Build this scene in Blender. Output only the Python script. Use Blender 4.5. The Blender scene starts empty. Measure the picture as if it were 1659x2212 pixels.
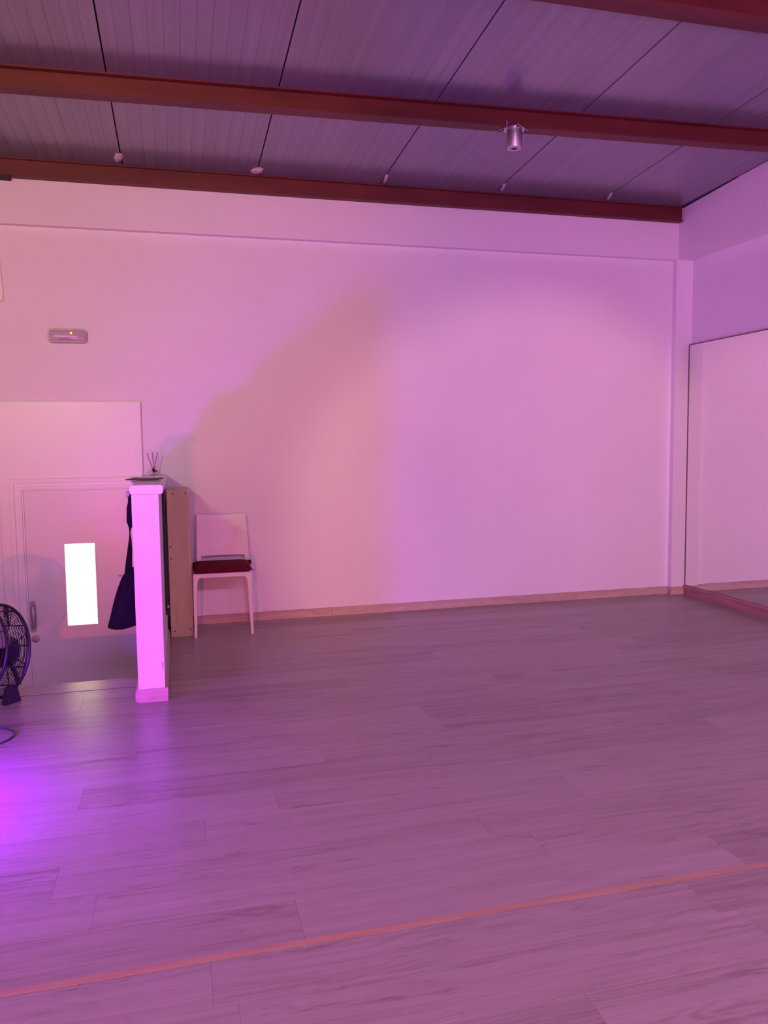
import bpy, bmesh, math, random
from mathutils import Vector, Matrix, noise
random.seed(7)
S = bpy.context.scene
COL = S.collection

# ------------------------------------------------------------------ camera
FPX, YAW, PIT, ROL, CAMH = 1710.484, 0.254368, 0.083066, -0.011835, 1.28
cd = bpy.data.cameras.new('camera')
cd.sensor_fit = 'VERTICAL'; cd.sensor_height = 36.0; cd.lens = FPX / 2212 * 36.0
cd.clip_start = 0.02
co = bpy.data.objects.new('camera', cd); COL.objects.link(co)
Fw = Vector((math.sin(YAW) * math.cos(PIT), math.cos(YAW) * math.cos(PIT), -math.sin(PIT)))
R0 = Vector((math.cos(YAW), -math.sin(YAW), 0)); U0 = R0.cross(Fw)
Rt = R0 * math.cos(ROL) + U0 * math.sin(ROL); Up = -R0 * math.sin(ROL) + U0 * math.cos(ROL)
m = Matrix((Rt, Up, -Fw)).transposed().to_4x4(); m.translation = (0, 0, CAMH)
co.matrix_world = m
S.camera = co

# ------------------------------------------------------------------ exposure, world
S.view_settings.view_transform = 'Standard'
S.view_settings.look = 'None'
S.view_settings.exposure = 0.09
S.view_settings.gamma = 1.0
S.view_settings.use_curve_mapping = False
w = bpy.data.worlds.new('world'); S.world = w; w.use_nodes = True
w.node_tree.nodes['Background'].inputs['Color'].default_value = (1.0, 0.97, 0.9, 1)
w.node_tree.nodes['Background'].inputs['Strength'].default_value = 1.5
S.cycles.caustics_reflective = False
S.cycles.caustics_refractive = False
S.cycles.max_bounces = 10
S.cycles.diffuse_bounces = 6

# ------------------------------------------------------------------ floor lamps of the room plus added fills (all outside the frame)
def aim(o, target):
    d = Vector(target) - o.location
    o.rotation_euler = d.to_track_quat('-Z', 'Y').to_euler()
def spot(name, loc, target, color, power, angle, blend, radius):
    l = bpy.data.lights.new(name, 'SPOT'); l.color = color; l.energy = power
    l.spot_size = math.radians(angle); l.spot_blend = blend; l.shadow_soft_size = radius
    o = bpy.data.objects.new(name, l); COL.objects.link(o); o.location = loc; aim(o, target); return o
def area(name, loc, target, color, power, sx, sy):
    l = bpy.data.lights.new(name, 'AREA'); l.shape = 'RECTANGLE'; l.size = sx; l.size_y = sy
    l.color = color; l.energy = power
    o = bpy.data.objects.new(name, l); COL.objects.link(o); o.location = loc; aim(o, target); return o
#LIGHTS_BEGIN
# violet floor spot beside the half wall
spot('violet_floor_spot', (-1.20, 2.95, 0.21), (0.5, 3.15, 0.15), (0.278, 0.000, 1.000), 212, 168, 0.75, 0.08)
# warm orange floor spot behind the camera
spot('orange_floor_spot', (-0.80, -2.0, 0.15), (0.0, 5.86, 1.3), (1.000, 0.100, 0.037), 340.0, 130, 0.5, 0.05)
# added spot standing in for light bounced off the mirror
spot('mirror_bounce_spot', (3.3, -1.6, 0.2), (2.8, 5.86, 0.4), (1.000, 0.534, 0.388), 470, 34, 0.4, 0.08)
# added fill that tints the mirror wall
spot('wall_fill_spot', (0.6, -2.6, 0.3), (4.2, 4.1, 2.7), (1.000, 0.360, 0.800), 655.5, 48, 0.9, 0.08)
# added warm fill for the left of the back wall, high behind the camera
spot('warm_fill_spot', (-1.8, -1.5, 2.5), (-0.6, 5.86, 2.9), (1.000, 0.810, 0.400), 441.0, 48, 1.0, 0.15)
# added overhead fill for the mauve ambient light, behind the camera
area('ambient_fill_area', (1.0, -2.2, 3.2), (1.0, -2.0, 0), (0.989, 0.387, 1.000), 321.1, 3.5, 0.5)
#LIGHTS_END

# ------------------------------------------------------------------ materials
def mat(name, color, rough=0.5, metal=0.0, coat=0.0, spec=0.5):
    m = bpy.data.materials.new(name); m.use_nodes = True
    b = m.node_tree.nodes['Principled BSDF']
    b.inputs['Base Color'].default_value = (*color, 1)
    b.inputs['Roughness'].default_value = rough
    b.inputs['Metallic'].default_value = metal
    b.inputs['Coat Weight'].default_value = coat
    b.inputs['Specular IOR Level'].default_value = spec
    return m
def N(m, t, **kw):
    n = m.node_tree.nodes.new(t)
    for k, v in kw.items():
        if k.startswith('i_'):
            n.inputs[k[2:].replace('_', ' ')].default_value = v
        else: setattr(n, k, v)
    return n
def L(m, a, b): m.node_tree.links.new(a, b)
def bsdf(m): return m.node_tree.nodes['Principled BSDF']
def noisy(m, c1, c2, scale=(3, 3, 3), detail=4, bump=0.0, bscale=None, lo=0.35, hi=0.65, coords='Object', dist=0.002):
    tc = N(m, 'ShaderNodeTexCoord'); mp = N(m, 'ShaderNodeMapping'); mp.inputs['Scale'].default_value = scale
    L(m, tc.outputs[coords], mp.inputs['Vector'])
    nz = N(m, 'ShaderNodeTexNoise', i_Scale=1.0, i_Detail=detail); L(m, mp.outputs[0], nz.inputs['Vector'])
    r = N(m, 'ShaderNodeValToRGB'); r.color_ramp.elements[0].position = lo; r.color_ramp.elements[1].position = hi
    r.color_ramp.elements[0].color = (*c1, 1); r.color_ramp.elements[1].color = (*c2, 1)
    L(m, nz.outputs['Fac'], r.inputs[0]); L(m, r.outputs[0], bsdf(m).inputs['Base Color'])
    if bump:
        nb = N(m, 'ShaderNodeTexNoise', i_Scale=bscale or 60.0, i_Detail=3.0); L(m, tc.outputs[coords], nb.inputs['Vector'])
        bp = N(m, 'ShaderNodeBump', i_Strength=bump, i_Distance=dist); L(m, nb.outputs['Fac'], bp.inputs['Height'])
        L(m, bp.outputs[0], bsdf(m).inputs['Normal'])
    return m
M = {}
M['wall'] = noisy(mat('white_wall_paint', (.8, .8, .8), .75, spec=.25), (.77, .765, .75), (.80, .795, .785), (1.2, 1.2, 1.2), 3, .12, 45)
M['panelpaint'] = noisy(mat('white_gloss_paint', (.8, .8, .8), .35), (.77, .765, .75), (.81, .80, .79), (2, 2, 2), 3, .06, 6, dist=.01)
M['doorpaint'] = noisy(mat('white_door_lacquer', (.75, .75, .73), .30), (.70, .70, .68), (.74, .74, .72), (2, 2, 1.5), 3, .10, 3.0, dist=.02)
M['white_plastic'] = noisy(mat('white_plastic', (.8, .78, .74), .35), (.76, .74, .69), (.82, .80, .75), (9, 9, 9))
M['black'] = mat('black_plastic', (.012, .011, .014), .6)
M['dark'] = mat('dark_matt', (.03, .025, .03), .8)
M['steel'] = noisy(mat('brushed_steel', (.4, .4, .4), .42, .75), (.32, .32, .33), (.42, .42, .42), (10, 10, 200))
M['alu'] = noisy(mat('aluminium', (.5, .5, .5), .3, 1.0), (.42, .42, .42), (.52, .52, .52), (8, 8, 120))
M['mirror'] = mat('mirror_silver', (.93, .94, .93), 0.0, 1.0)
M['mirror_edge'] = mat('mirror_edge_brown', (.12, .075, .06), .5)
M['rail'] = noisy(mat('mirror_rail_wood', (.3, .15, .12), .4), (.36, .19, .16), (.48, .27, .23), (3, 3, 40))
M['red'] = noisy(mat('red_oxide_paint', (.2, .04, .03), .55), (.09, .0115, .0115), (.135, .019, .018), (2, 9, 9), 5, .15, 25)
M['cushion'] = noisy(mat('dark_red_cloth', (.15, .006, .02), .9, spec=.2), (.10, .003, .014), (.15, .006, .026), (25, 25, 25), 4, .4, 300)
M['bag'] = noisy(mat('black_bag_cloth', (.012, .01, .02), .85, spec=.2), (.004, .0035, .006), (.008, .007, .011), (25, 25, 25), 4, .4, 250)
M['foam'] = noisy(mat('sealant_foam', (.6, .55, .5), .8), (.5, .45, .42), (.75, .7, .65), (40, 40, 40), 4, .5, 120)
M['paper'] = mat('paper', (.7, .7, .68), .7)
M['glass'] = mat('clear_glass', (1, 1, 1), .05); bsdf(M['glass']).inputs['Transmission Weight'].default_value = 1.0
M['reed'] = mat('reed_wood', (.5, .2, .17), .7)
M['amber'] = mat('red_ornament', (.10, .012, .012), .4)
M['tape'] = noisy(mat('orange_floor_tape', (.7, .3, .08), .45), (.44, .31, .17), (.54, .38, .21), (4, 60, 4))
M['cable'] = mat('cable_rubber', (.03, .03, .06), .5)

def emis(name, color, strength):
    m = mat(name, color, .5); b = bsdf(m)
    b.inputs['Emission Color'].default_value = (*color, 1); b.inputs['Emission Strength'].default_value = strength
    return m
M['led'] = emis('orange_led', (1.0, .18, .05), 5.0)
M['daylit'] = emis('daylit_frosted_glass', (1.0, .95, .55), 2.0)
M['daylit2'] = emis('daylit_frosted_glass_edge', (1.0, .97, .75), .8)

def wood(name, cols, scale=(1.5, 22, 22), rough=.4, coat=0.0, rand=.10, along='X', bump=.05):
    m = mat(name, cols[1], rough, coat=coat)
    tc = N(m, 'ShaderNodeTexCoord'); oi = N(m, 'ShaderNodeObjectInfo')
    off = N(m, 'ShaderNodeVectorMath', operation='MULTIPLY_ADD')
    cx = N(m, 'ShaderNodeCombineXYZ')
    mu = N(m, 'ShaderNodeMath', operation='MULTIPLY'); mu.inputs[1].default_value = 37.0
    L(m, oi.outputs['Random'], mu.inputs[0])
    for i in range(3): L(m, mu.outputs[0], cx.inputs[i])
    off.inputs[1].default_value = (1, 1, 1)
    L(m, tc.outputs['Object'], off.inputs[0]); L(m, cx.outputs[0], off.inputs[2])
    def nz(sc, detail, dist=0.0, rgh=.55):
        mp = N(m, 'ShaderNodeMapping'); mp.inputs['Scale'].default_value = sc
        L(m, off.outputs[0], mp.inputs['Vector'])
        n = N(m, 'ShaderNodeTexNoise', i_Scale=1.0, i_Detail=detail, i_Roughness=rgh, i_Distortion=dist)
        L(m, mp.outputs[0], n.inputs['Vector']); return n
    perm = (lambda v: v) if along == 'X' else (lambda v: (v[1], v[2], v[0]))
    fine = nz(perm((scale[0] * 2.2, scale[1] * 7, scale[2] * 7)), 4, .4)       # fibre
    broad = nz(perm((scale[0] * .75, scale[1] * .36, scale[2] * .36)), 2, .9)   # cathedral rings
    streak = nz(perm((scale[0] * .9, scale[1] * .9, scale[2] * .9)), 4, .8)     # soft bands
    knots = nz(perm((scale[0] * 2.2, scale[1] * .8, scale[2] * .8)), 6, 1.0, .65)  # darker figure
    def mth(op, x, y):
        n = N(m, 'ShaderNodeMath', operation=op)
        for i, q in enumerate((x, y)):
            if q is None: continue
            if isinstance(q, (int, float)): n.inputs[i].default_value = q
            else: L(m, q, n.inputs[i])
        return n.outputs[0]
    def rng(x, lo, hi, a, b):
        n = N(m, 'ShaderNodeMapRange'); L(m, x, n.inputs[0])
        for i, q in enumerate((lo, hi, a, b)): n.inputs[i + 1].default_value = q
        return n.outputs[0]
    sn = mth('SINE', mth('MULTIPLY', broad.outputs['Fac'], 70.0), None)
    patch = nz(perm((scale[0] * .8, scale[1] * .30, scale[2] * .30)), 2, .3)
    rings = mth('MULTIPLY', mth('MULTIPLY', sn, rng(patch.outputs['Fac'], .50, .66, 0, 1)), .06)
    v = mth('ADD', rng(fine.outputs['Fac'], .25, .75, -.08, .08), rng(streak.outputs['Fac'], .25, .75, -.10, .10))
    v = mth('ADD', v, rng(knots.outputs['Fac'], .58, .74, 0, -.20))
    v = mth('ADD', v, rings)
    r2v = mth('ADD', mth('ADD', v, .53 - rand * .5), mth('MULTIPLY', oi.outputs['Random'], rand))
    rp = N(m, 'ShaderNodeValToRGB'); e = rp.color_ramp.elements
    e[0].position = .33; e[0].color = (*cols[0], 1); e[1].position = .72; e[1].color = (*cols[2], 1)
    mid = e.new(.52); mid.color = (*cols[1], 1)
    L(m, r2v, rp.inputs[0]); L(m, rp.outputs[0], bsdf(m).inputs['Base Color'])
    if bump:
        bp = N(m, 'ShaderNodeBump', i_Strength=bump, i_Distance=.001); L(m, fine.outputs['Fac'], bp.inputs['Height'])
        L(m, bp.outputs[0], bsdf(m).inputs['Normal'])
    return m
M['floor'] = wood('grey_oak_laminate', ((.225, .19, .145), (.36, .34, .265), (.45, .43, .345)), (1.5, 22, 22), .32, 0.0, .13)
M['skirt'] = wood('oak_skirting', ((.36, .26, .20), (.50, .38, .30), (.60, .48, .40)), (3, 30, 30), .5, 0, .05)
M['board'] = wood('beech_board', ((.50, .39, .19), (.60, .475, .235), (.66, .54, .28)), (3, 18, 18), .5, 0, .02, along='Z')

def ceil_mat():
    m = mat('grey_coated_sheet', (.3, .28, .29), .24, 0.45, spec=.5)
    tc = N(m, 'ShaderNodeTexCoord'); mp = N(m, 'ShaderNodeMapping'); mp.inputs['Scale'].default_value = (26, .35, 1)
    L(m, tc.outputs['Object'], mp.inputs['Vector'])
    n = N(m, 'ShaderNodeTexNoise', i_Scale=1.0, i_Detail=4.0); L(m, mp.outputs[0], n.inputs['Vector'])
    n2 = N(m, 'ShaderNodeTexNoise', i_Scale=1.3, i_Detail=4.0); L(m, tc.outputs['Object'], n2.inputs['Vector'])
    ad = N(m, 'ShaderNodeMath', operation='ADD'); L(m, n.outputs['Fac'], ad.inputs[0]); L(m, n2.outputs['Fac'], ad.inputs[1])
    r = N(m, 'ShaderNodeValToRGB'); r.color_ramp.elements[0].position = .38; r.color_ramp.elements[1].position = .62
    hl = N(m, 'ShaderNodeMath', operation='MULTIPLY'); hl.inputs[1].default_value = .5; L(m, ad.outputs[0], hl.inputs[0])
    r.color_ramp.elements[0].color = (.235, .24, .265, 1); r.color_ramp.elements[1].color = (.285, .29, .315, 1)
    L(m, hl.outputs[0], r.inputs[0]); L(m, r.outputs[0], bsdf(m).inputs['Base Color'])
    return m
M['ceiling'] = ceil_mat()

# ------------------------------------------------------------------ mesh helpers
def obj(name, bm, material, parent=None, smooth=False, bevel=0.0, seg=2, loc=None):
    if bevel:
        bmesh.ops.bevel(bm, geom=[e for e in bm.edges if len(e.link_faces) == 2 and e.calc_face_angle(0) > .6],
                        offset=bevel, segments=seg, affect='EDGES', profile=.5, clamp_overlap=True)
    bmesh.ops.recalc_face_normals(bm, faces=bm.faces)
    me = bpy.data.meshes.new(name); bm.to_mesh(me); bm.free()
    if loc is not None: me.transform(Matrix.Translation(-Vector(loc)))
    me.materials.append(material if not isinstance(material, str) else M[material])
    if smooth:
        for p in me.polygons: p.use_smooth = True
        try: me.set_sharp_from_angle(angle=math.radians(40))
        except Exception: pass
    o = bpy.data.objects.new(name, me); COL.objects.link(o)
    if loc is not None: o.location = loc
    if parent is not None: adopt(o, parent)
    return o
def adopt(o, parent):
    o.parent = parent
    t = Vector((0, 0, 0)); q = parent
    while q is not None: t += q.location if q.parent is None else Vector(q.location); q = q.parent
    # all empties are pure translations and child meshes are given in world coordinates
    o.matrix_parent_inverse = Matrix.Translation(-WORLD.get(parent.name, Vector((0, 0, 0))))
    WORLD[o.name] = Vector(o.location)
WORLD = {}
def thing(name, loc, label, cat, group=None):
    o = bpy.data.objects.new(name, None); COL.objects.link(o); o.location = loc
    o.empty_display_size = .05
    WORLD[o.name] = Vector(loc); tag(o, label, cat, group); return o
def tag(o, label, cat, group=None):
    o['label'] = label; o['category'] = cat
    if group: o['group'] = group
    if o.name not in WORLD: WORLD[o.name] = Vector(o.location)
    return o
def struct(name, bm, material, label=None, **kw):
    o = obj(name, bm, material, **kw); o['kind'] = 'structure'; WORLD[o.name] = Vector(o.location)
    if label: o['label'] = label
    return o
def B(x0, x1, y0, y1, z0, z1, bm=None):
    bm = bm or bmesh.new()
    v = [bm.verts.new(c) for c in ((x0, y0, z0), (x1, y0, z0), (x1, y1, z0), (x0, y1, z0), (x0, y0, z1), (x1, y0, z1), (x1, y1, z1), (x0, y1, z1))]
    for f in ((0, 3, 2, 1), (4, 5, 6, 7), (0, 1, 5, 4), (1, 2, 6, 5), (2, 3, 7, 6), (3, 0, 4, 7)): bm.faces.new([v[i] for i in f])
    return bm
def loft(rings, bm=None, cap=True, closed=True):
    bm = bm or bmesh.new()
    vs = [[bm.verts.new(p) for p in r] for r in rings]
    n = len(rings[0])
    for a, b in zip(vs, vs[1:]):
        for i in range(n if closed else n - 1):
            j = (i + 1) % n; bm.faces.new((a[i], a[j], b[j], b[i]))
    if cap and closed:
        bm.faces.new(vs[0][::-1]); bm.faces.new(vs[-1])
    return bm
def tube(pts, r, n=8, bm=None, closed=False):
    pts = [Vector(p) for p in pts]; rings = []
    for i, p in enumerate(pts):
        a = pts[i - 1] if i > 0 else (pts[-1] if closed else p); b = pts[i + 1] if i < len(pts) - 1 else (pts[0] if closed else p)
        t = (b - a).normalized(); ref = Vector((0, 0, 1)) if abs(t.z) < .9 else Vector((1, 0, 0))
        if i == 0 or closed is False and i == 0: u = t.cross(ref).normalized()
        else: u = (u - t * u.dot(t)).normalized()
        v = t.cross(u); rr = r[i] if isinstance(r, (list, tuple)) else r
        rings.append([p + (u * math.cos(k * 2 * math.pi / n) + v * math.sin(k * 2 * math.pi / n)) * rr for k in range(n)])
    if closed:
        bm = bm or bmesh.new(); vs = [[bm.verts.new(q) for q in rg] for rg in rings]
        for a, b in zip(vs, vs[1:] + vs[:1]):
            for i in range(n): j = (i + 1) % n; bm.faces.new((a[i], a[j], b[j], b[i]))
        return bm
    return loft(rings, bm)
def lathe(prof, center, axis=(0, 0, 1), n=20, bm=None):
    ax = Vector(axis).normalized(); ref = Vector((0, 0, 1)) if abs(ax.z) < .9 else Vector((1, 0, 0))
    u = ax.cross(ref).normalized(); v = ax.cross(u); c = Vector(center)
    return loft([[c + ax * h + (u * math.cos(k * 2 * math.pi / n) + v * math.sin(k * 2 * math.pi / n)) * max(r, 1e-4) for k in range(n)] for r, h in prof], bm)
def prism(poly, axis, a0, a1, bm=None):
    """poly: 2D points; axis 'x': poly=(y,z); 'y': (x,z); 'z': (x,y)"""
    mk = {'x': lambda p, a: (a, p[0], p[1]), 'y': lambda p, a: (p[0], a, p[1]), 'z': lambda p, a: (p[0], p[1], a)}[axis]
    return loft([[mk(p, a0) for p in poly], [mk(p, a1) for p in poly]], bm)
def rrect(x0, x1, z0, z1, r, n=5):
    pts = []
    for cx, cz, a in ((x1 - r, z1 - r, 0), (x0 + r, z1 - r, 90), (x0 + r, z0 + r, 180), (x1 - r, z0 + r, 270)):
        for k in range(n + 1):
            t = math.radians(a + 90 * k / n); pts.append((cx + r * math.cos(t), cz + r * math.sin(t)))
    return pts

# ------------------------------------------------------------------ the room
YW, YB = 5.858, 5.808            # lower wall plane, upper band plane
XM, XR, XU = 4.145, 4.168, 4.028 # mirror face, right wall, right band
XL, YN = -2.2, -4.0              # left wall, wall behind the camera
PX0, PX1, PY0 = -.226, -.096, 4.112  # half wall
ZL = -.97                        # landing below
SX0 = -1.30                      # stairwell left
YE = 4.572                       # edge of the upper floor
def zc(y): return 3.18 + .0415 * (5.75 - y)

# floor: slab (top lies under the boards)
bm = bmesh.new(); T = .008
B(XL, XR, YN, 1.007, -.2, 0, bm)
B(XL, XR, 1.007, 4.392, -.2, -T, bm)
B(XL, SX0, 4.392, YW, -.2, -T, bm)
B(SX0, PX0, 4.392, YE, -.2, -T, bm)
B(PX0, XR, 4.392, YW, -.2, -T, bm)
floor = struct('floor', bm, 'floor', 'grey oak laminate floor')
ROW0, PW, PL, GAP = 2.147, .19, 1.352, .0004
bmf = B(0, PL - GAP, 0, PW - GAP, 0, T); 
full = bpy.data.meshes.new('plank')
bmesh.ops.bevel(bmf, geom=[e for e in bmf.edges if all(v.co.z > T * .5 for v in e.verts)], offset=.0004, segments=1, affect='EDGES')
bmf.to_mesh(full); bmf.free(); full.materials.append(M['floor'])
known = {0: -.264, -1: .283, 1: .963 - PL, 4: .971 - PL, 3: .313, 5: .55, 6: 1.146, -2: .041, 12: .142}
def plank(x0, x1, y0, y1):
    if x1 - x0 < .01 or y1 - y0 < .01: return
    if abs(x1 - x0 - PL) < 1e-6 and abs(y1 - y0 - PW) < 1e-6: me = full
    else:
        b = B(0, x1 - x0 - GAP, 0, y1 - y0 - GAP, 0, T)
        me = bpy.data.meshes.new('plank'); b.to_mesh(me); b.free(); me.materials.append(M['floor'])
    o = bpy.data.objects.new('plank', me); COL.objects.link(o); o.location = (x0, y0, -T)
    o.parent = floor
for k in range(-6, 20):
    y0 = ROW0 + k * PW; y1 = min(y0 + PW, YW - .012)
    j = known.get(k, random.uniform(0, PL))
    x = j - PL * math.ceil((j - XL) / PL)
    while x < XR:
        a, b = max(x, XL), min(x + PL, XR - .02); x += PL
        segs = [(a, b)]
        if y1 > 4.40:                       # the stairwell and its nosing board cut the boards
            segs = []
            if b > PX1 and a < b: segs.append((max(a, PX1), b))
        for s0, s1 in segs: plank(s0, s1, y0, y1)
    if y1 > 4.40 and y0 < 4.392:
        plank(XL, SX0, y0, 4.392); plank(SX0, PX0, y0, 4.388)
        plank(PX0, PX1, y0, min(y1, PY0)) if y0 < PY0 else None
    if y0 >= 4.38: plank(XL, SX0, y0, y1)
# nosing board along the stair edge
bm = B(SX0, PX0 - .004, 4.398, YE, -.03, .0012)
o = obj('nosing_board', bm, 'floor', floor, bevel=.0015)
obj('seam_shade_strip', B(SX0, PX0 - .004, 4.388, 4.398, -.012, -.0005), 'dark', floor)  # dark strip added so the open seam reads as shaded
# stair and landing behind the edge
bm = bmesh.new()
for i in range(4): B(SX0, PX0, YE + i * .22, YE + (i + 1) * .22, ZL, -.194 * (i + 1), bm)
B(SX0, PX0, YE + .88, YW, ZL - .1, ZL, bm)
struct('floor_landing', bm, 'panelpaint', 'steps down to the door landing')
struct('wall_stair', B(SX0 - .12, SX0, YE, YW, ZL - .1, -.2), 'wall')
struct('wall_stair_inner', B(PX0, PX1, YE, YW, ZL - .1, -.2), 'wall')

# walls
bm = bmesh.new(); B(XL - .2, XR + .2, YW, YW + .2, ZL - .1, 3.6, bm)
struct('wall_back', bm, 'wall')
bm = B(XL, XR, YB, YW, 2.772, 3.25); struct('wall_back_band', bm, 'wall', 'upper band of the white back wall', bevel=.004)
struct('wall_corner_pilaster', B(4.013, XR, YB, YW, 0, 2.772), 'wall', 'slim white corner pilaster', bevel=.004)
struct('wall_right', B(XR, XR + .2, YN, YW, -.2, 3.8), 'wall')
struct('wall_right_band', B(XU, XR, YN, YB, 2.772, 3.8), 'wall', 'upper band of the white right wall', bevel=.006)
struct('wall_left', B(XL - .2, XL, YN, YW, -.2, 3.8), 'wall')
struct('wall_near', B(XL - .2, XR + .2, YN - .2, YN, -.2, 3.8), 'wall')
struct('wall_shadow_pier', B(-.55, -.20, -1.5, -1.2, 0, 3.45), 'wall', 'unseen white column added behind the camera to cast a shadow edge')  # unseen column added to throw the vertical light edge on the back wall

# ceiling of ribbed sheets
CW, CX = .893, -.292
ceil = struct('ceiling', prism([(YN, zc(YN) + .03), (YW, zc(YW) + .03), (YW, 3.62), (YN, 3.9)], 'x', XL - .1, XR + .1), 'dark', 'ribbed sheet ceiling')
def ceil_panel(x0, x1):
    nr = 12; p = CW / nr; prof = []
    g, d = .0018, .0011
    x = x0 + .003; prof.append((x, .014)); prof.append((x + .001, 0.0))
    k = 1
    while x0 + k * p < x1 - .01:
        c = x0 + k * p; prof += [(c - g, 0), (c - g * .4, d), (c + g * .4, d), (c + g, 0)]; k += 1
    prof += [(x1 - .004, 0), (x1 - .003, .014)]
    bm = loft([[(px, YN, zc(YN) + pz) for px, pz in prof], [(px, YW - .06, zc(YW - .06) + pz) for px, pz in prof]], closed=False)
    bmesh.ops.reverse_faces(bm, faces=bm.faces)
    me = bpy.data.meshes.new('ceiling_panel'); bm.to_mesh(me); bm.free(); me.materials.append(M['ceiling'])
    o = bpy.data.objects.new('ceiling_panel', me); COL.objects.link(o); o.parent = ceil
for k in range(-3, 5):
    a = CX + k * CW; b = min(a + CW, XU + .02); a = max(a, XL)
    if b - a > .05: ceil_panel(a, b)
# foam squeezed out of the sheet joints over the wall beam
for k, (dx, yy, sx, sy, rz) in enumerate(((-.016, 5.61, .026, .075, .15), (.002, 5.66, .036, .065, .3), (.012, 5.64, .012, .085, -.10), (.016, 5.62, .010, .085, -.25), (.016, 5.64, .010, .09, -.35))):
    bm = bmesh.new(); bmesh.ops.create_icosphere(bm, subdivisions=2, radius=1)
    for v in bm.verts:
        f = 1 + .6 * noise.noise(v.co * 2.3 + Vector((k * 9, 0, 0)))
        v.co = Vector((v.co.x * sx, v.co.y * sy, v.co.z * .012)) * f
    bmesh.ops.rotate(bm, verts=bm.verts, cent=(0, 0, 0), matrix=Matrix.Rotation(rz, 3, 'Z'))
    c = Vector((CX + CW * k + dx, yy, zc(yy) - .002)); bmesh.ops.translate(bm, verts=bm.verts, vec=c)
    obj('sealant_foam', bm, 'foam', ceil, smooth=True)
# dark strip standing in for the shaded gap along the ceiling's right edge
bm = prism([(3.9, zc(3.9)), (5.10, zc(5.10)), (5.12, zc(5.12) - .004), (5.75, zc(5.75) - .012), (5.75, zc(5.75) + .01), (3.9, zc(3.9) + .02)], 'x', XU - .012, XU + .03)
struct('trim_3', bm, 'dark', 'dark strip standing for the shaded gap at the ceiling edge')

# ------------------------------------------------------------------ red steel beams
def ibeam(xa, ya, xb, yb, wdt, hgt, label, ztop=None):
    """I section from (xa,ya) to (xb,yb); near lower edge on that line"""
    tf, tw = .008, .007
    t = thing('steel_beam', ((xa + xb) / 2, (ya + yb) / 2, zc((ya + yb) / 2) - hgt), label, 'beam', 'red steel roof beams')
    def seg(nm, poly):
        bm = loft([[(x, y + d, (zc(y) if ztop is None else ztop) - e) for d, e in poly] for x, y in ((xa, ya), (xb, yb))])
        return obj(nm, bm, 'red', t)
    c = wdt / 2
    seg('top_flange', [(0, -.004), (wdt, -.004), (wdt, tf), (0, tf)])
    seg('web', [(c - tw, tf), (c + tw, tf), (c + tw, hgt - tf), (c - tw, hgt - tf)])
    seg('bottom_flange', [(0, hgt - tf), (wdt, hgt - tf), (wdt, hgt), (0, hgt)])
    return t
b1 = ibeam(XL, 5.75, XU, 5.75, .058, .118, 'lowest dark red steel beam resting on the back wall')
b2 = ibeam(XL, 4.575, XU, 4.355, .085, .112, 'middle dark red steel beam with the metal pole socket under it')
b3 = ibeam(XL, 3.14, XU, 3.15, .115, .125, 'nearest red steel beam cut by the top right corner of the picture')
# dark plate at the left end of the wall beam
obj('end_plate', B(-1.25, -.995, 5.735, 5.808, 3.045, 3.063), 'dark', b1, bevel=.003)

# pole socket under the middle beam
def b2y(x): return 4.575 + (x - XL) / (XU - XL) * (4.355 - 4.575)
sx = 1.975; sy = b2y(sx) + .03; sz = zc(b2y(sx)) - .112
t = thing('pole_socket', (sx, sy, sz - .1), 'small metal pole socket on a square plate under the middle red beam', 'pole socket')
bm = B(-.062, .062, -.062, .062, -.006, 0)
bmesh.ops.rotate(bm, verts=bm.verts, cent=(0, 0, 0), matrix=Matrix.Rotation(math.radians(38), 3, 'Z')); bmesh.ops.translate(bm, verts=bm.verts, vec=(sx, sy, sz))
pl = obj('mount_plate', bm, 'alu', t, bevel=.0015)
for a in range(4):
    q = math.radians(38 + 45 + 90 * a); c = (sx + .068 * math.cos(q), sy + .068 * math.sin(q), sz - .006)
    obj('bolt', lathe([(.0, -.004), (.007, -.004), (.008, 0), (.0, .0)], c, n=10), 'dark', pl)
bm = lathe([(.046, 0), (.046, -.10), (.042, -.106), (.018, -.106), (.018, -.06), (.001, -.06)], (sx, sy, sz - .006), n=32)
obj('barrel', bm, 'alu', t, smooth=True)
obj('bore', lathe([(.0165, -.1065), (.0175, -.1065), (.0175, -.058), (.001, -.058)], (sx, sy, sz - .006), n=20), 'black', t)
obj('screw', tube([(sx - .06, sy - .03, sz - .004), (sx - .06, sy - .03, sz + .03)], .004, 8), 'steel', t)

# ------------------------------------------------------------------ skirting
def skirting(name, x0, x1, y, zt=.062):
    prof = [(y, 0), (y - .016, 0), (y - .016, zt * .70), (y - .013, zt * .72), (y - .013, zt * .80), (y - .011, zt * .82), (y - .011, zt * .93), (y - .006, zt), (y, zt)]
    return struct(name, prism(prof, 'x', x0, x1), 'skirt', 'wooden skirting board')
for i, (a, b) in enumerate(((PX1, 1.10), (1.1015, 3.15), (3.1515, 4.013))): skirting('baseboard_back' if i == 0 else 'baseboard_back_%d' % (i + 1), a, b, YW)
skirting('baseboard_pilaster', 4.0, XM - .02, YB)

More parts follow.
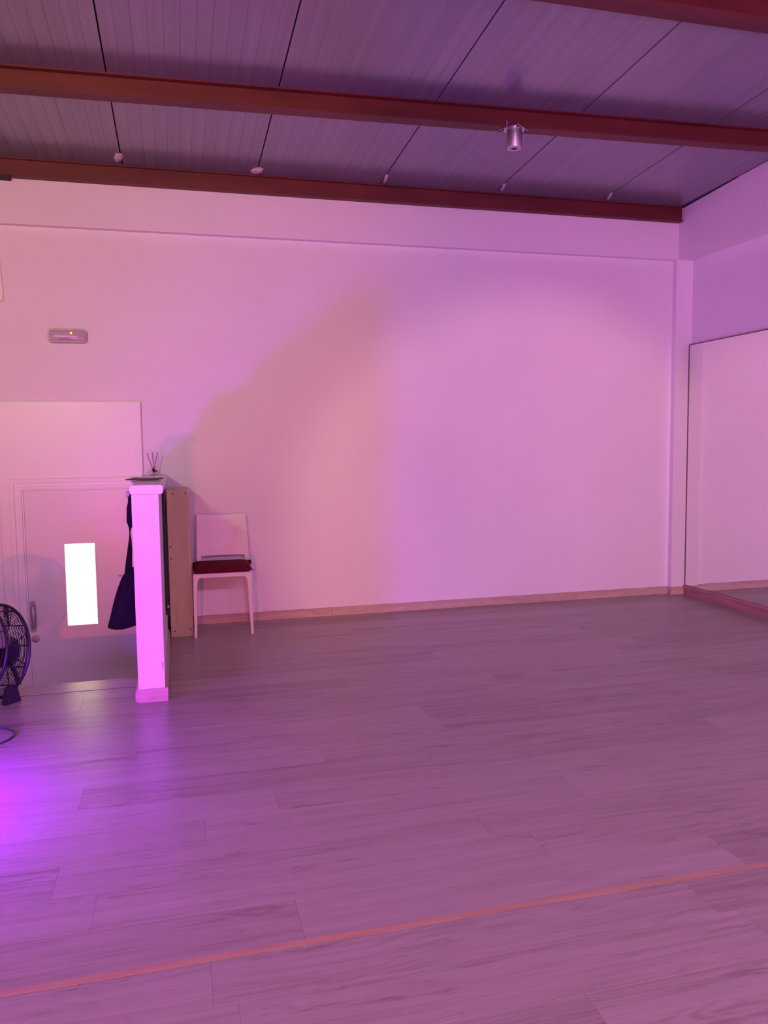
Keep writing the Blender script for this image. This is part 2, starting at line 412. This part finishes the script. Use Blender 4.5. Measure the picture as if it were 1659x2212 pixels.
# ------------------------------------------------------------------ mirror on the right wall
mi = thing('wall_mirror', (XM, 3.0, 0), 'large frameless mirror covering the lower right wall', 'mirror')
obj('mirror_glass', B(XM, XR, .2, YB - .006, .076, 2.082), 'mirror', mi)
obj('edge_strip', B(XM - .004, XR, YB - .0065, YB - .001, .07, 2.086), 'mirror_edge', mi)
obj('top_strip', B(XM - .003, XR, .2, YB - .0065, 2.082, 2.088), 'mirror_edge', mi)
obj('bottom_rail', prism([(XM - .018, 0), (XR, 0), (XR, .074), (XM - .010, .074), (XM - .018, .064)], 'y', .2, YB - .001), 'rail', mi)

# ------------------------------------------------------------------ half wall
hw = struct('wall_half', B(PX0, PX1, PY0, YW, -.2, 1.058), 'wall', 'low white half wall beside the stair', bevel=.004)
cap = obj('cap', prism(rrect(-.232, -.073, 1.056, 1.100, .012, 4), 'y', 4.096, YW - .001), 'panelpaint', hw, smooth=True)
sk = .062
def skp(o0, zt): return [(0, 0), (o0, 0), (o0, zt * .70), (o0 - .003, zt * .72), (o0 - .003, zt * .80), (o0 - .005, zt * .82), (o0 - .005, zt * .93), (o0 - .010, zt), (0, zt)]
p = [(PY0 - a, b) for a, b in skp(.015, .066)]
obj('skirting', prism(p, 'x', PX0 - .002, PX1 + .014), 'skirt', hw)
p = [(PX1 + a, b) for a, b in skp(.014, .064)]
obj('skirting', prism(p, 'y', PY0, 5.47), 'skirt', hw)
p = [(PX0 - a, b) for a, b in skp(.016, .064)]
obj('skirting', prism(p, 'y', PY0 + .002, YE - .002), 'skirt', hw)
obj('paint_chip', B(PX1 - .012, PX1 - .004, PY0 - .001, PY0 + .002, .165, .20), 'skirt', hw)

# ------------------------------------------------------------------ door, frame and raised surround
struct('trim_1', B(-1.165, -.237, YW - .04, YW, ZL, 1.607), 'panelpaint', 'raised white panel around the door', bevel=.006)
DY = YW - .04
dx0, dx1, dzt = -1.016, -.262, 1.003
fr = None
def casing(d0, d1, proud):
    """one step of the frame, between offsets d0..d1 outside the door leaf"""
    bm = bmesh.new(); y0, y1 = DY - proud, DY + .001
    B(dx0 - d1, dx0 - d0, y0, y1, ZL, dzt + d1, bm); B(dx0 - d0, -.24, y0, y1, dzt + d0, dzt + d1, bm)
    if fr is None: return struct('trim_2', bm, 'panelpaint', 'stepped white door frame', bevel=.003)
    return obj('frame_step', bm, 'panelpaint', fr, bevel=.003)
fr = casing(.056, .082, .030); casing(.030, .0555, .020); casing(.012, .0295, .026); casing(.002, .0115, .012)
door = struct('door_1', B(dx0, dx1, DY - .008, DY + .001, ZL + .01, dzt), 'doorpaint', 'white lacquered door with a narrow window', bevel=.002)
wx0, wx1, wz0, wz1 = -.770, -.574, .062, .632
FYd = DY - .008
bead = bmesh.new()
B(wx0 - .014, wx0, FYd - .006, FYd, wz0 - .014, wz1 + .014, bead); B(wx1, wx1 + .014, FYd - .006, FYd, wz0 - .014, wz1 + .014, bead)
B(wx0, wx1, FYd - .006, FYd, wz0 - .014, wz0, bead); B(wx0, wx1, FYd - .006, FYd, wz1, wz1 + .014, bead)
obj('window_bead', bead, 'doorpaint', door, bevel=.002)
obj('window_pane', B(wx0, wx1 - .026, FYd - .002, FYd, wz0, wz1), 'daylit', door)
obj('window_pane', B(wx1 - .023, wx1, FYd - .002, FYd, wz0, wz1), 'daylit', door)
obj('glazing_bar', B(wx1 - .026, wx1 - .023, FYd - .003, FYd, wz0, wz1), 'daylit2', door)
# handle: long back plate with a D pull, round lock below
hx = -.992
hp = obj('handle', prism(rrect(hx - .019, hx + .019, .028, .248, .0185, 6), 'y', FYd - .004, FYd), 'steel', door, smooth=True)
pts = [(hx + .004, FYd - .004, .215), (hx + .004, FYd - .03, .208), (hx + .005, FYd - .036, .19), (hx + .006, FYd - .036, .09), (hx + .006, FYd - .03, .07), (hx + .006, FYd - .004, .062)]
obj('grip', tube(pts, [.011, .011, .012, .012, .011, .011], 12), 'steel', hp, smooth=True)
lk = obj('lock', lathe([(.026, 0), (.026, .004), (.023, .007), (.010, .008), (.009, .013), (.001, .013)], (-.984, FYd, -.018), (0, -1, 0), 24), 'steel', door, smooth=True)

# white board whose rounded corner enters at the left edge
poly = rrect(-1.72, -1.085, 2.27, 2.86, .03, 5)
ca, sa = math.cos(math.radians(3.0)), math.sin(math.radians(3.0))
poly = [(-1.085 + (a + 1.085) * ca - (b - 2.27) * sa, 2.27 + (a + 1.085) * sa + (b - 2.27) * ca) for a, b in poly]
t = thing('wall_board', (-1.4, YW, 2.27), 'thin white rounded board on the wall at the left picture edge', 'board')
obj('panel', prism(poly, 'y', YW - .012, YW), 'white_plastic', t)
cx = sum(a for a, b in poly) / len(poly); cz = sum(b for a, b in poly) / len(poly)
obj('rim', tube([(a, YW - .011, b) for a, b in poly], .004, 6, closed=True), 'white_plastic', t, smooth=True)

# emergency light over the door
t = thing('emergency_light', (-.694, YW, 2.0), 'small grey emergency light with glowing orange indicator on the back wall', 'emergency light')
def rr3(y, inset, x0=-.818, x1=-.570, z0=2.006, z1=2.098, r=.026): return [(a, y, b) for a, b in rrect(x0 + inset, x1 - inset, z0 + inset, z1 - inset, max(r - inset, .006), 6)]
M['ehouse'] = mat('grey_smoked_plastic', (.42, .37, .40), .3)
M['elens'] = mat('milky_lens', (.50, .44, .48), .12)
obj('housing', loft([rr3(YW, 0), rr3(YW - .030, 0), rr3(YW - .036, .003)]), 'ehouse', t, smooth=True)
obj('lens', loft([rr3(YW - .036, .007), rr3(YW - .046, .010), rr3(YW - .052, .018)]), 'elens', t, smooth=True)
obj('tube', tube([(-.775, YW - .052, 2.046), (-.625, YW - .052, 2.046)], .0065, 12), mat('violet_tinted_tube', (.8, .62, .85), .12), t, smooth=True)  # violet reflection on the tube put into its colour
obj('indicator_led', lathe([(.007, 0), (.006, .003), (.001, .004)], (-.667, YW - .051, 2.070), (0, -1, 0), 12), 'led', t)
obj('label_strip', B(-.745, -.650, YW - .0535, YW - .050, 2.024, 2.031), mat('grey_print', (.25, .2, .26), .6), t)

# ------------------------------------------------------------------ things on and around the half wall
# reed diffuser
dc = Vector((-.158, 5.72, 1.100))
t = thing('reed_diffuser', dc, 'small glass reed diffuser with three sticks on the half wall', 'diffuser')
obj('tray', lathe([(.001, 0), (.020, 0), (.022, .004), (.001, .004)], dc, n=16), 'amber', t)
obj('bottle', lathe([(.001, .004), (.016, .004), (.017, .012), (.014, .032), (.007, .040), (.007, .050), (.001, .050)], dc, n=16), M['glass'], t, smooth=True)
obj('ornament', lathe([(.001, -.008), (.007, -.006), (.0085, 0), (.007, .006), (.001, .008)], dc + Vector((.016, -.016, .024)), (0, -1, 0), 14), 'amber', t, smooth=True)
for (ax, ay, az) in ((-.043, .006, .152), (-.004, -.008, .155), (.028, .004, .154)):
    obj('reed', tube([dc + Vector((-ax * .05, 0, .010)), dc + Vector((ax, ay, az))], .0036, 6), 'reed', t)

# papers lying on the cap
zt = 1.1005
def sheet(name, cx, cy, w, d, rot, z, th, material, label, curl=.0):
    bm = bmesh.new(); n = 8
    top = []; bot = []
    for i in range(n + 1):
        for j in range(2):
            x = (i / n - .5) * w; y = (j - .5) * d; dz = curl * (x / w * 2) ** 2 * (1 if x < 0 else .3)
            X = cx + x * math.cos(rot) - y * math.sin(rot); Y = cy + x * math.sin(rot) + y * math.cos(rot)
            top.append(bm.verts.new((X, Y, z + th + dz))); bot.append(bm.verts.new((X, Y, z + dz)))
    for i in range(n):
        a, b, c, d_ = 2 * i, 2 * i + 1, 2 * i + 3, 2 * i + 2
        bm.faces.new((top[a], top[d_], top[c], top[b])); bm.faces.new((bot[a], bot[b], bot[c], bot[d_]))
        bm.faces.new((top[a], bot[a], bot[d_], top[d_])); bm.faces.new((top[b], top[c], bot[c], bot[b]))
    bm.faces.new((top[0], top[1], bot[1], bot[0])); bm.faces.new((top[-1], top[-2], bot[-2], bot[-1]))
    return tag(obj(name, bm, material, loc=(cx, cy, z)), label, 'papers')
M['paper_grey'] = mat('grey_paper', (.45, .44, .46), .6)
sheet('magazine', -.160, 4.42, .150, .23, .10, zt, .006, 'paper_grey', 'flat grey magazine at the near end of the half wall top')
sheet('folder', -.185, 4.86, .17, .30, -.12, zt, .005, 'black', 'thin black folder in the middle of the half wall top', .004)
sheet('leaflet_stack', -.150, 5.25, .135, .25, .06, zt, .008, 'paper', 'white leaflet stack near the reed diffuser')

# coat peg + shoulder bag on the stair side
by = 4.50
t = thing('coat_peg', (PX0, by, 1.035), 'pale round coat peg on the stair side of the half wall', 'peg')
M['peg'] = mat('pale_peg', (.6, .5, .55), .3)
obj('peg_stem', tube([(PX0, by, 1.028), (PX0 - .030, by, 1.034)], .007, 12), 'peg', t, smooth=True)
obj('peg_knob', lathe([(.001, 0), (.012, .001), (.0185, .008), (.019, .015), (.013, .022), (.001, .024)], (PX0 - .028, by, 1.034), (-1, 0, .18), 18), 'peg', t, smooth=True)
t = thing('shoulder_bag', (-.31, by, .30), 'black cloth shoulder bag hanging beside the half wall', 'bag')
def ribbon(name, rows, ty=.5, material='bag', par=None, soft=True):
    """rows: (xl, xr, z, y half thickness) stacked outlines -> rounded slab"""
    rings = []
    for xl, xr, z, th in rows:
        c, hx_ = (xl + xr) / 2, (xr - xl) / 2; n = 14
        rings.append([(c + hx_ * (abs(math.cos(a)) ** .55) * (1 if math.cos(a) >= 0 else -1), by + th * (abs(math.sin(a)) ** .7) * (1 if math.sin(a) >= 0 else -1), z)
                      for a in (2 * math.pi * k / n for k in range(n))])
    return obj(name, loft(rings), material, par, smooth=True)
ribbon('strap', [(-.262, -.231, 1.040, .006), (-.264, -.231, 1.018, .016), (-.266, -.231, .99, .018), (-.273, -.230, .965, .018), (-.276, -.230, .90, .018), (-.276, -.229, .885, .016), (-.270, -.233, .868, .011),
                  (-.266, -.252, .852, .006), (-.265, -.257, .835, .004), (-.265, -.258, .82, .004), (-.268, -.254, .79, .006), (-.278, -.252, .73, .010), (-.288, -.255, .67, .012), (-.298, -.258, .602, .012)], par=t)
ribbon('bag_body', [(-.262, -.230, .636, .02), (-.285, -.2295, .615, .03), (-.304, -.2285, .596, .036), (-.318, -.2285, .57, .044), (-.338, -.2285, .52, .055), (-.354, -.2285, .47, .06), (-.368, -.2285, .42, .063), (-.382, -.2285, .365, .062), (-.394, -.232, .322, .056), (-.395, -.262, .312, .05), (-.36, -.30, .302, .035)], par=t)
# slanted bottom of the bag hangs lower toward its outer corner
ring = obj('strap_ring', tube([(-.318 + .026 * math.cos(a) + .016, by + .010 * math.sin(a), .593) for a in (2 * math.pi * k / 16 for k in range(16))], .0035, 8, closed=True), 'steel', t, smooth=True)

# dark cloth hanging flat on the other side of the half wall
t = thing('hanging_cloth', (PX1, 5.05, .3), 'narrow dark purple cloth hanging flat on the room side of the half wall', 'cloth')
bm = bmesh.new(); rings = []
M['dcloth'] = noisy(mat('dark_purple_cloth', (.02, .008, .02), .9, spec=.2), (.04, .016, .04), (.07, .028, .06), (30, 30, 30))
for k in range(9):
    z = 1.045 - k * .092; th = .010 + .004 * math.sin(k * 1.7); y0, y1 = 4.86 + .01 * math.sin(k), 5.24 + .012 * math.cos(k * 1.3)
    rings.append([(PX1 + .001, y0, z), (PX1 + .001, y1, z), (PX1 + th, y1 - .01, z), (PX1 + th + .004, (y0 + y1) / 2, z), (PX1 + th, y0 + .006, z)])
cl = obj('cloth', loft(rings), M['dcloth'], t, smooth=True)
obj('hem', B(PX1 + .001, PX1 + .020, 4.86, 5.24, .285, .318), M['dcloth'], t, bevel=.004)
obj('clip', B(PX1 + .012, PX1 + .022, 4.855, 4.88, .33, .345), 'steel', t, bevel=.002)

# tall narrow shelf unit, end panel to the camera
t = thing('shelf_unit', (0, 5.66, 0), 'tall narrow beech shelf unit standing between half wall and chair', 'shelf')
sx0, sx1, sy0, sy1, szt = -.076, .070, 5.49, 5.838, 1.004
e1 = obj('end_panel', B(sx0, sx1, sy0, sy0 + .018, .001, szt), 'board', t, bevel=.0015)
obj('end_panel', B(sx0, sx1, sy1 - .018, sy1, .001, szt), 'board', t, bevel=.0015)
obj('back_panel', B(sx0, sx0 + .006, sy0 + .018, sy1 - .018, .001, szt), 'board', t)
for z in (.05, .29, .53, .77, szt - .018): obj('shelf', B(sx0 + .006, sx1 - .002, sy0 + .018, sy1 - .018, z, z + .016), 'board', t)
M['plug'] = mat('brown_screw_cap', (.14, .06, .03), .5)
for x, z in ((-.036, .978), (.050, .982), (-.062, .62), (-.060, .54), (-.052, .04), (.052, .05)):
    obj('screw_cap', lathe([(.006, 0), (.005, .0015), (.001, .0015)], (x, sy0, z), (0, -1, 0), 12), 'plug', e1)

# ------------------------------------------------------------------ chair
t = thing('stacking_chair', (.27, 5.59, 0), 'white plastic chair with a flat curved back against the wall', 'chair')
fx0, fx1, fy, byc = .078, .466, 5.415, 5.775
def taper(p0, p1, a0, a1, bm=None):   # rectangular leg, centre p0 (bottom) to p1 (top), half sizes
    r = lambda p, a: [(p[0] - a[0], p[1] - a[1], p[2]), (p[0] + a[0], p[1] - a[1], p[2]), (p[0] + a[0], p[1] + a[1], p[2]), (p[0] - a[0], p[1] + a[1], p[2])]
    return loft([r(p0, a0), r(p1, a1)], bm)
ST = .432
for s, xb, xt in ((-1, .085, .093), (1, .464, .452)):
    lg = obj('leg', taper((xb, fy + .003, .006), (xt, fy + .012, ST - .012), (.0085, .009), (.0135, .013)), 'white_plastic', t, bevel=.004, smooth=True)
    obj('foot_cap', taper((xb, fy + .003, 0), (xb, fy + .003, .008), (.0078, .008), (.0082, .0085)), M['paper_grey'], lg)
for s, xb, xt in ((-1, .092, .104), (1, .490, .466)):
    obj('leg', taper((xb, byc + .02, .0), (xt, byc - .02, ST - .01), (.009, .010), (.013, .016)), 'white_plastic', t, bevel=.004, smooth=True)
# apron arch in front: rail with rounded inner corners
pts = [(.0795, ST), (.4655, ST), (.4655, ST - .03), (.4385, ST - .055)]
for k in range(7):
    a = math.radians(15 * k); pts.append((.4385 - .030 + .030 * math.cos(a), ST - .055 + .032 * math.sin(a)))
for k in range(7):
    a = math.radians(90 + 15 * k); pts.append((.1065 + .030 + .030 * math.cos(a), ST - .055 + .032 * math.sin(a)))
pts += [(.1065, ST - .055), (.0795, ST - .03)]
obj('front_rail', prism(pts, 'y', fy, fy + .022), 'white_plastic', t, bevel=.003)
obj('seat', loft([[(fx0 + .004, fy + .004, ST - .016), (fx1 - .004, fy + .004, ST - .016), (.462, byc, ST - .016), (.104, byc, ST - .016)],
                  [(fx0, fy, ST - .002), (fx1, fy, ST - .002), (.464, byc, ST - .002), (.102, byc, ST - .002)],
                  [(fx0 + .004, fy + .006, ST + .004), (fx1 - .004, fy + .006, ST + .004), (.460, byc - .004, ST + .004), (.106, byc - .004, ST + .004)]]), 'white_plastic', t, bevel=.004)
# backrest: one shell, posts run down to the seat, curved in plan, slightly dished top
def back_pt(u, z):        # u 0..1 across, returns (x, y)
    k = (z - ST) / (.81 - ST); x0 = .112 + .010 * k; x1 = .486 - .018 * k
    x = x0 + (x1 - x0) * u; y = byc - .015 + .045 * k + .026 * (1 - (2 * u - 1) ** 2)
    return x, y
def shell(name, us, zf0, zf1, nz, th=.008):
    fr_, bk = [], []
    bm = bmesh.new(); g = []
    for i in range(nz + 1):
        row = []
        for u in us:
            z = zf0(u) + (zf1(u) - zf0(u)) * i / nz; x, y = back_pt(u, z)
            row.append((bm.verts.new((x, y - th, z)), bm.verts.new((x, y + th, z))))
        g.append(row)
    n = len(us)
    for i in range(nz):
        for j in range(n - 1):
            bm.faces.new((g[i][j][0], g[i][j + 1][0], g[i + 1][j + 1][0], g[i + 1][j][0])); bm.faces.new((g[i][j][1], g[i + 1][j][1], g[i + 1][j + 1][1], g[i][j + 1][1]))
        bm.faces.new((g[i][0][0], g[i + 1][0][0], g[i + 1][0][1], g[i][0][1])); bm.faces.new((g[i][-1][0], g[i][-1][1], g[i + 1][-1][1], g[i + 1][-1][0]))
    for j in range(n - 1):
        bm.faces.new((g[0][j][0], g[0][j][1], g[0][j + 1][1], g[0][j + 1][0])); bm.faces.new((g[-1][j][0], g[-1][j + 1][0], g[-1][j + 1][1], g[-1][j][1]))
    return obj(name, bm, 'white_plastic', t, smooth=True)
U = [k / 16 for k in range(17)]
top = lambda u: .812 - .012 * math.sin(math.pi * min(u * 1.0, 1)) 
shell('backrest', U, lambda u: .535, top, 8, .007)
shell('back_lip', [.06 + .88 * k / 14 for k in range(15)], lambda u: .512, lambda u: .545, 3, .013)
shell('back_post', [0, .03, .06, .085], lambda u: ST - .004, lambda u: .60, 4, .011)
shell('back_post', [.915, .94, .97, 1], lambda u: ST - .004, lambda u: .60, 4, .011)
# red seat cushion lying on it
cu = thing('seat_cushion', (.275, 5.57, ST), 'dark red square seat cushion on the white chair', 'cushion')
rings = []; n = 28
for zi, (zz, ins) in enumerate(((.006, .012), (.011, .003), (.022, 0), (.034, .003), (.043, .012), (.048, .03))):
    rg = []
    for a, b in rrect(.086 + ins, .470 - ins, fy + .005 + ins, byc - .035 - ins, .03, 6):
        nb = noise.noise(Vector((a * 14, b * 14, zz * 30))) * .004
        rg.append((a + nb, b + nb, ST + zz + .006 * ((b - fy) / .33) * (1 if zz > .03 else 0) + noise.noise(Vector((a * 9, b * 9, 3))) * .003 * (zz > .03)))
    rings.append(rg)
obj('pad', loft(rings), 'cushion', cu, smooth=True)
obj('piping', tube([(a, b, ST + .020 + noise.noise(Vector((a * 12, b * 12, 0))) * .002) for a, b in rrect(.085, .471, fy + .004, byc - .034, .03, 6)], .004, 6, closed=True), 'cushion', cu, smooth=True)
obj('tie', B(.465, .492, 5.70, 5.712, ST + .012, ST + .045), 'cushion', cu, bevel=.003)
obj('tie', B(.082, .106, 5.70, 5.712, ST + .012, ST + .045), 'cushion', cu, bevel=.003)
obj('tie', tube([(.470, 5.43, ST + .018), (.478, 5.425, ST + .014), (.487, 5.428, ST + .016)], .003, 6), 'cushion', cu)

# ------------------------------------------------------------------ floor fan at the left edge
fc = Vector((-.985, 4.40, .248)); fa = Vector((-.62, -.74, .22)).normalized()
u_ = fa.cross(Vector((0, 0, 1))).normalized(); v_ = u_.cross(fa).normalized()
t = thing('floor_fan', (fc.x, fc.y, 0), 'black round floor fan with wire cage at the left picture edge', 'fan')
M['fanblack'] = mat('fan_black_plastic', (.014, .012, .022), .4)
M['fanblade'] = mat('fan_blade_metal', (.55, .53, .56), .3, .7)
def circ(r, h, n=44): return [fc + fa * h + (u_ * math.cos(2 * math.pi * k / n) + v_ * math.sin(2 * math.pi * k / n)) * r for k in range(n)]
RF = .242
def dome(r, base, bulge): return base + bulge * math.sqrt(max(0, 1 - (r / RF) ** 2))
def cage(name, base, bulge, rmin):
    rim = obj(name, tube(circ(RF if bulge < 0 else RF * .97, base), .008, 8, closed=True), 'fanblack', t, smooth=True)
    bm = bmesh.new(); k = 0; r = rmin
    while r < RF - .008:
        tube(circ(r, dome(r, base, bulge), 40), .0017, 4, bm, closed=True); r += .0135
    obj('ring_wires', bm, 'fanblack', rim)['kind'] = 'stuff'
    for k in range(8):
        a = 2 * math.pi * (k + .3) / 8
        pts = [fc + fa * dome(r, base, bulge) + (u_ * math.cos(a) + v_ * math.sin(a)) * r for r in (rmin, .10, .14, .17, .20, .225, RF - .004)]
        obj('spoke', tube(pts, .0030, 6), 'fanblack', rim)
    return rim
cage('front_grille', .07, .05, .05); cage('rear_grille', -.06, -.04, .06)
# barrel of the cage: hoops and struts between the two rims
bm = bmesh.new()
for k in range(1, 9): tube(circ(RF * (1 - .03 * k / 9), -.06 + .13 * k / 9), .0017, 4, bm, closed=True)
obj('barrel_wires', bm, 'fanblack', t)['kind'] = 'stuff'
for k in range(14):
    a = 2 * math.pi * (k + .5) / 14; e = u_ * math.cos(a) + v_ * math.sin(a)
    obj('strut', tube([fc + fa * -.06 + e * RF, fc + fa * .07 + e * RF * .97], .004, 6), 'fanblack', t)
obj('hub', lathe([(.001, -.02), (.055, -.02), (.06, 0), (.055, .075), (.03, .085), (.001, .087)], fc, fa, 24), 'fanblack', t, smooth=True)
obj('motor', lathe([(.001, -.16), (.055, -.16), (.08, -.14), (.085, -.04), (.001, -.03)], fc, fa, 24), 'fanblack', t, smooth=True)
for k in range(3):                           # arms that carry the motor
    a = 2 * math.pi * (k + .8) / 3; e = u_ * math.cos(a) + v_ * math.sin(a)
    obj('motor_arm', tube([fc + fa * -.10 + e * .07, fc + fa * -.085 + e * .16, fc + fa * -.06 + e * RF], .013, 8), 'fanblack', t, smooth=True)
for k in range(3):
    a0 = 2 * math.pi * (k + .15) / 3; rings = []
    for r, wd, tw in ((.05, .34, .5), (.09, .46, .42), (.15, .52, .34), (.205, .44, .28)):
        rg = []
        for s, e in ((-1, -1), (1, -1), (1, 1), (-1, 1)):
            a = a0 + s * wd; h = s * r * math.sin(tw) * .45 + e * .0015
            rg.append(fc + fa * h + (u_ * math.cos(a) + v_ * math.sin(a)) * r)
        rings.append(rg)
    obj('blade', loft(rings), 'fanblade', t)
# low feet under the drum
hxv = Vector((-u_.x, -u_.y, 0)).normalized()
if hxv.x < 0: hxv = -hxv
fwd = Vector((fa.x, fa.y, 0)).normalized()
for s in (-1, 1):
    q = Vector((fc.x, fc.y, 0)) + hxv * s * .17
    obj('foot', loft([[q + hxv * dx + fwd * dy + Vector((0, 0, z)) for dx, dy in ((-w_, -l_), (w_, -l_), (w_, l_), (-w_, l_))] for z, w_, l_ in ((0, .017, .045), (.02, .015, .042), (.085, .009, .03))]), 'fanblack', t, bevel=.004)

# cable loop on the floor
cp = [(-1.9, 4.05), (-1.5, 3.98), (-1.15, 3.93), (-.95, 3.905), (-.83, 3.888), (-.785, 3.86), (-.757, 3.825), (-.748, 3.79), (-.752, 3.755), (-.764, 3.718), (-.789, 3.685), (-.85, 3.63), (-1.0, 3.5), (-1.2, 3.2)]
def smooth_path(p, k=4):
    out = []
    for i in range(len(p) - 1):
        a, b, c, d = (Vector((*p[max(0, min(len(p) - 1, j))], 0)) for j in (i - 1, i, i + 1, i + 2))
        for s in range(k):
            x = s / k; out.append(.5 * ((2 * b) + (c - a) * x + (2 * a - 5 * b + 4 * c - d) * x * x + (3 * b - a - 3 * c + d) * x ** 3))
    return out + [Vector((*p[-1], 0))]
tag(obj('power_cable', tube([q + Vector((0, 0, .0045)) for q in smooth_path(cp)], .004, 8), 'cable', smooth=True), 'dark power cable looping over the floor at the left edge', 'cable')

# floor tape
bm = loft([[(x, 1.934 + .0015 * math.sin(x * 9), .0002), (x, 1.958 + .0012 * math.sin(x * 7 + 1), .0002), (x, 1.958 + .0012 * math.sin(x * 7 + 1), .0009), (x, 1.934 + .0015 * math.sin(x * 9), .0009)] for x in [XL + .01 + k * .1 for k in range(63)]])
tag(obj('floor_tape', bm, 'tape'), 'long straight strip of orange tape stuck across the floor', 'tape')
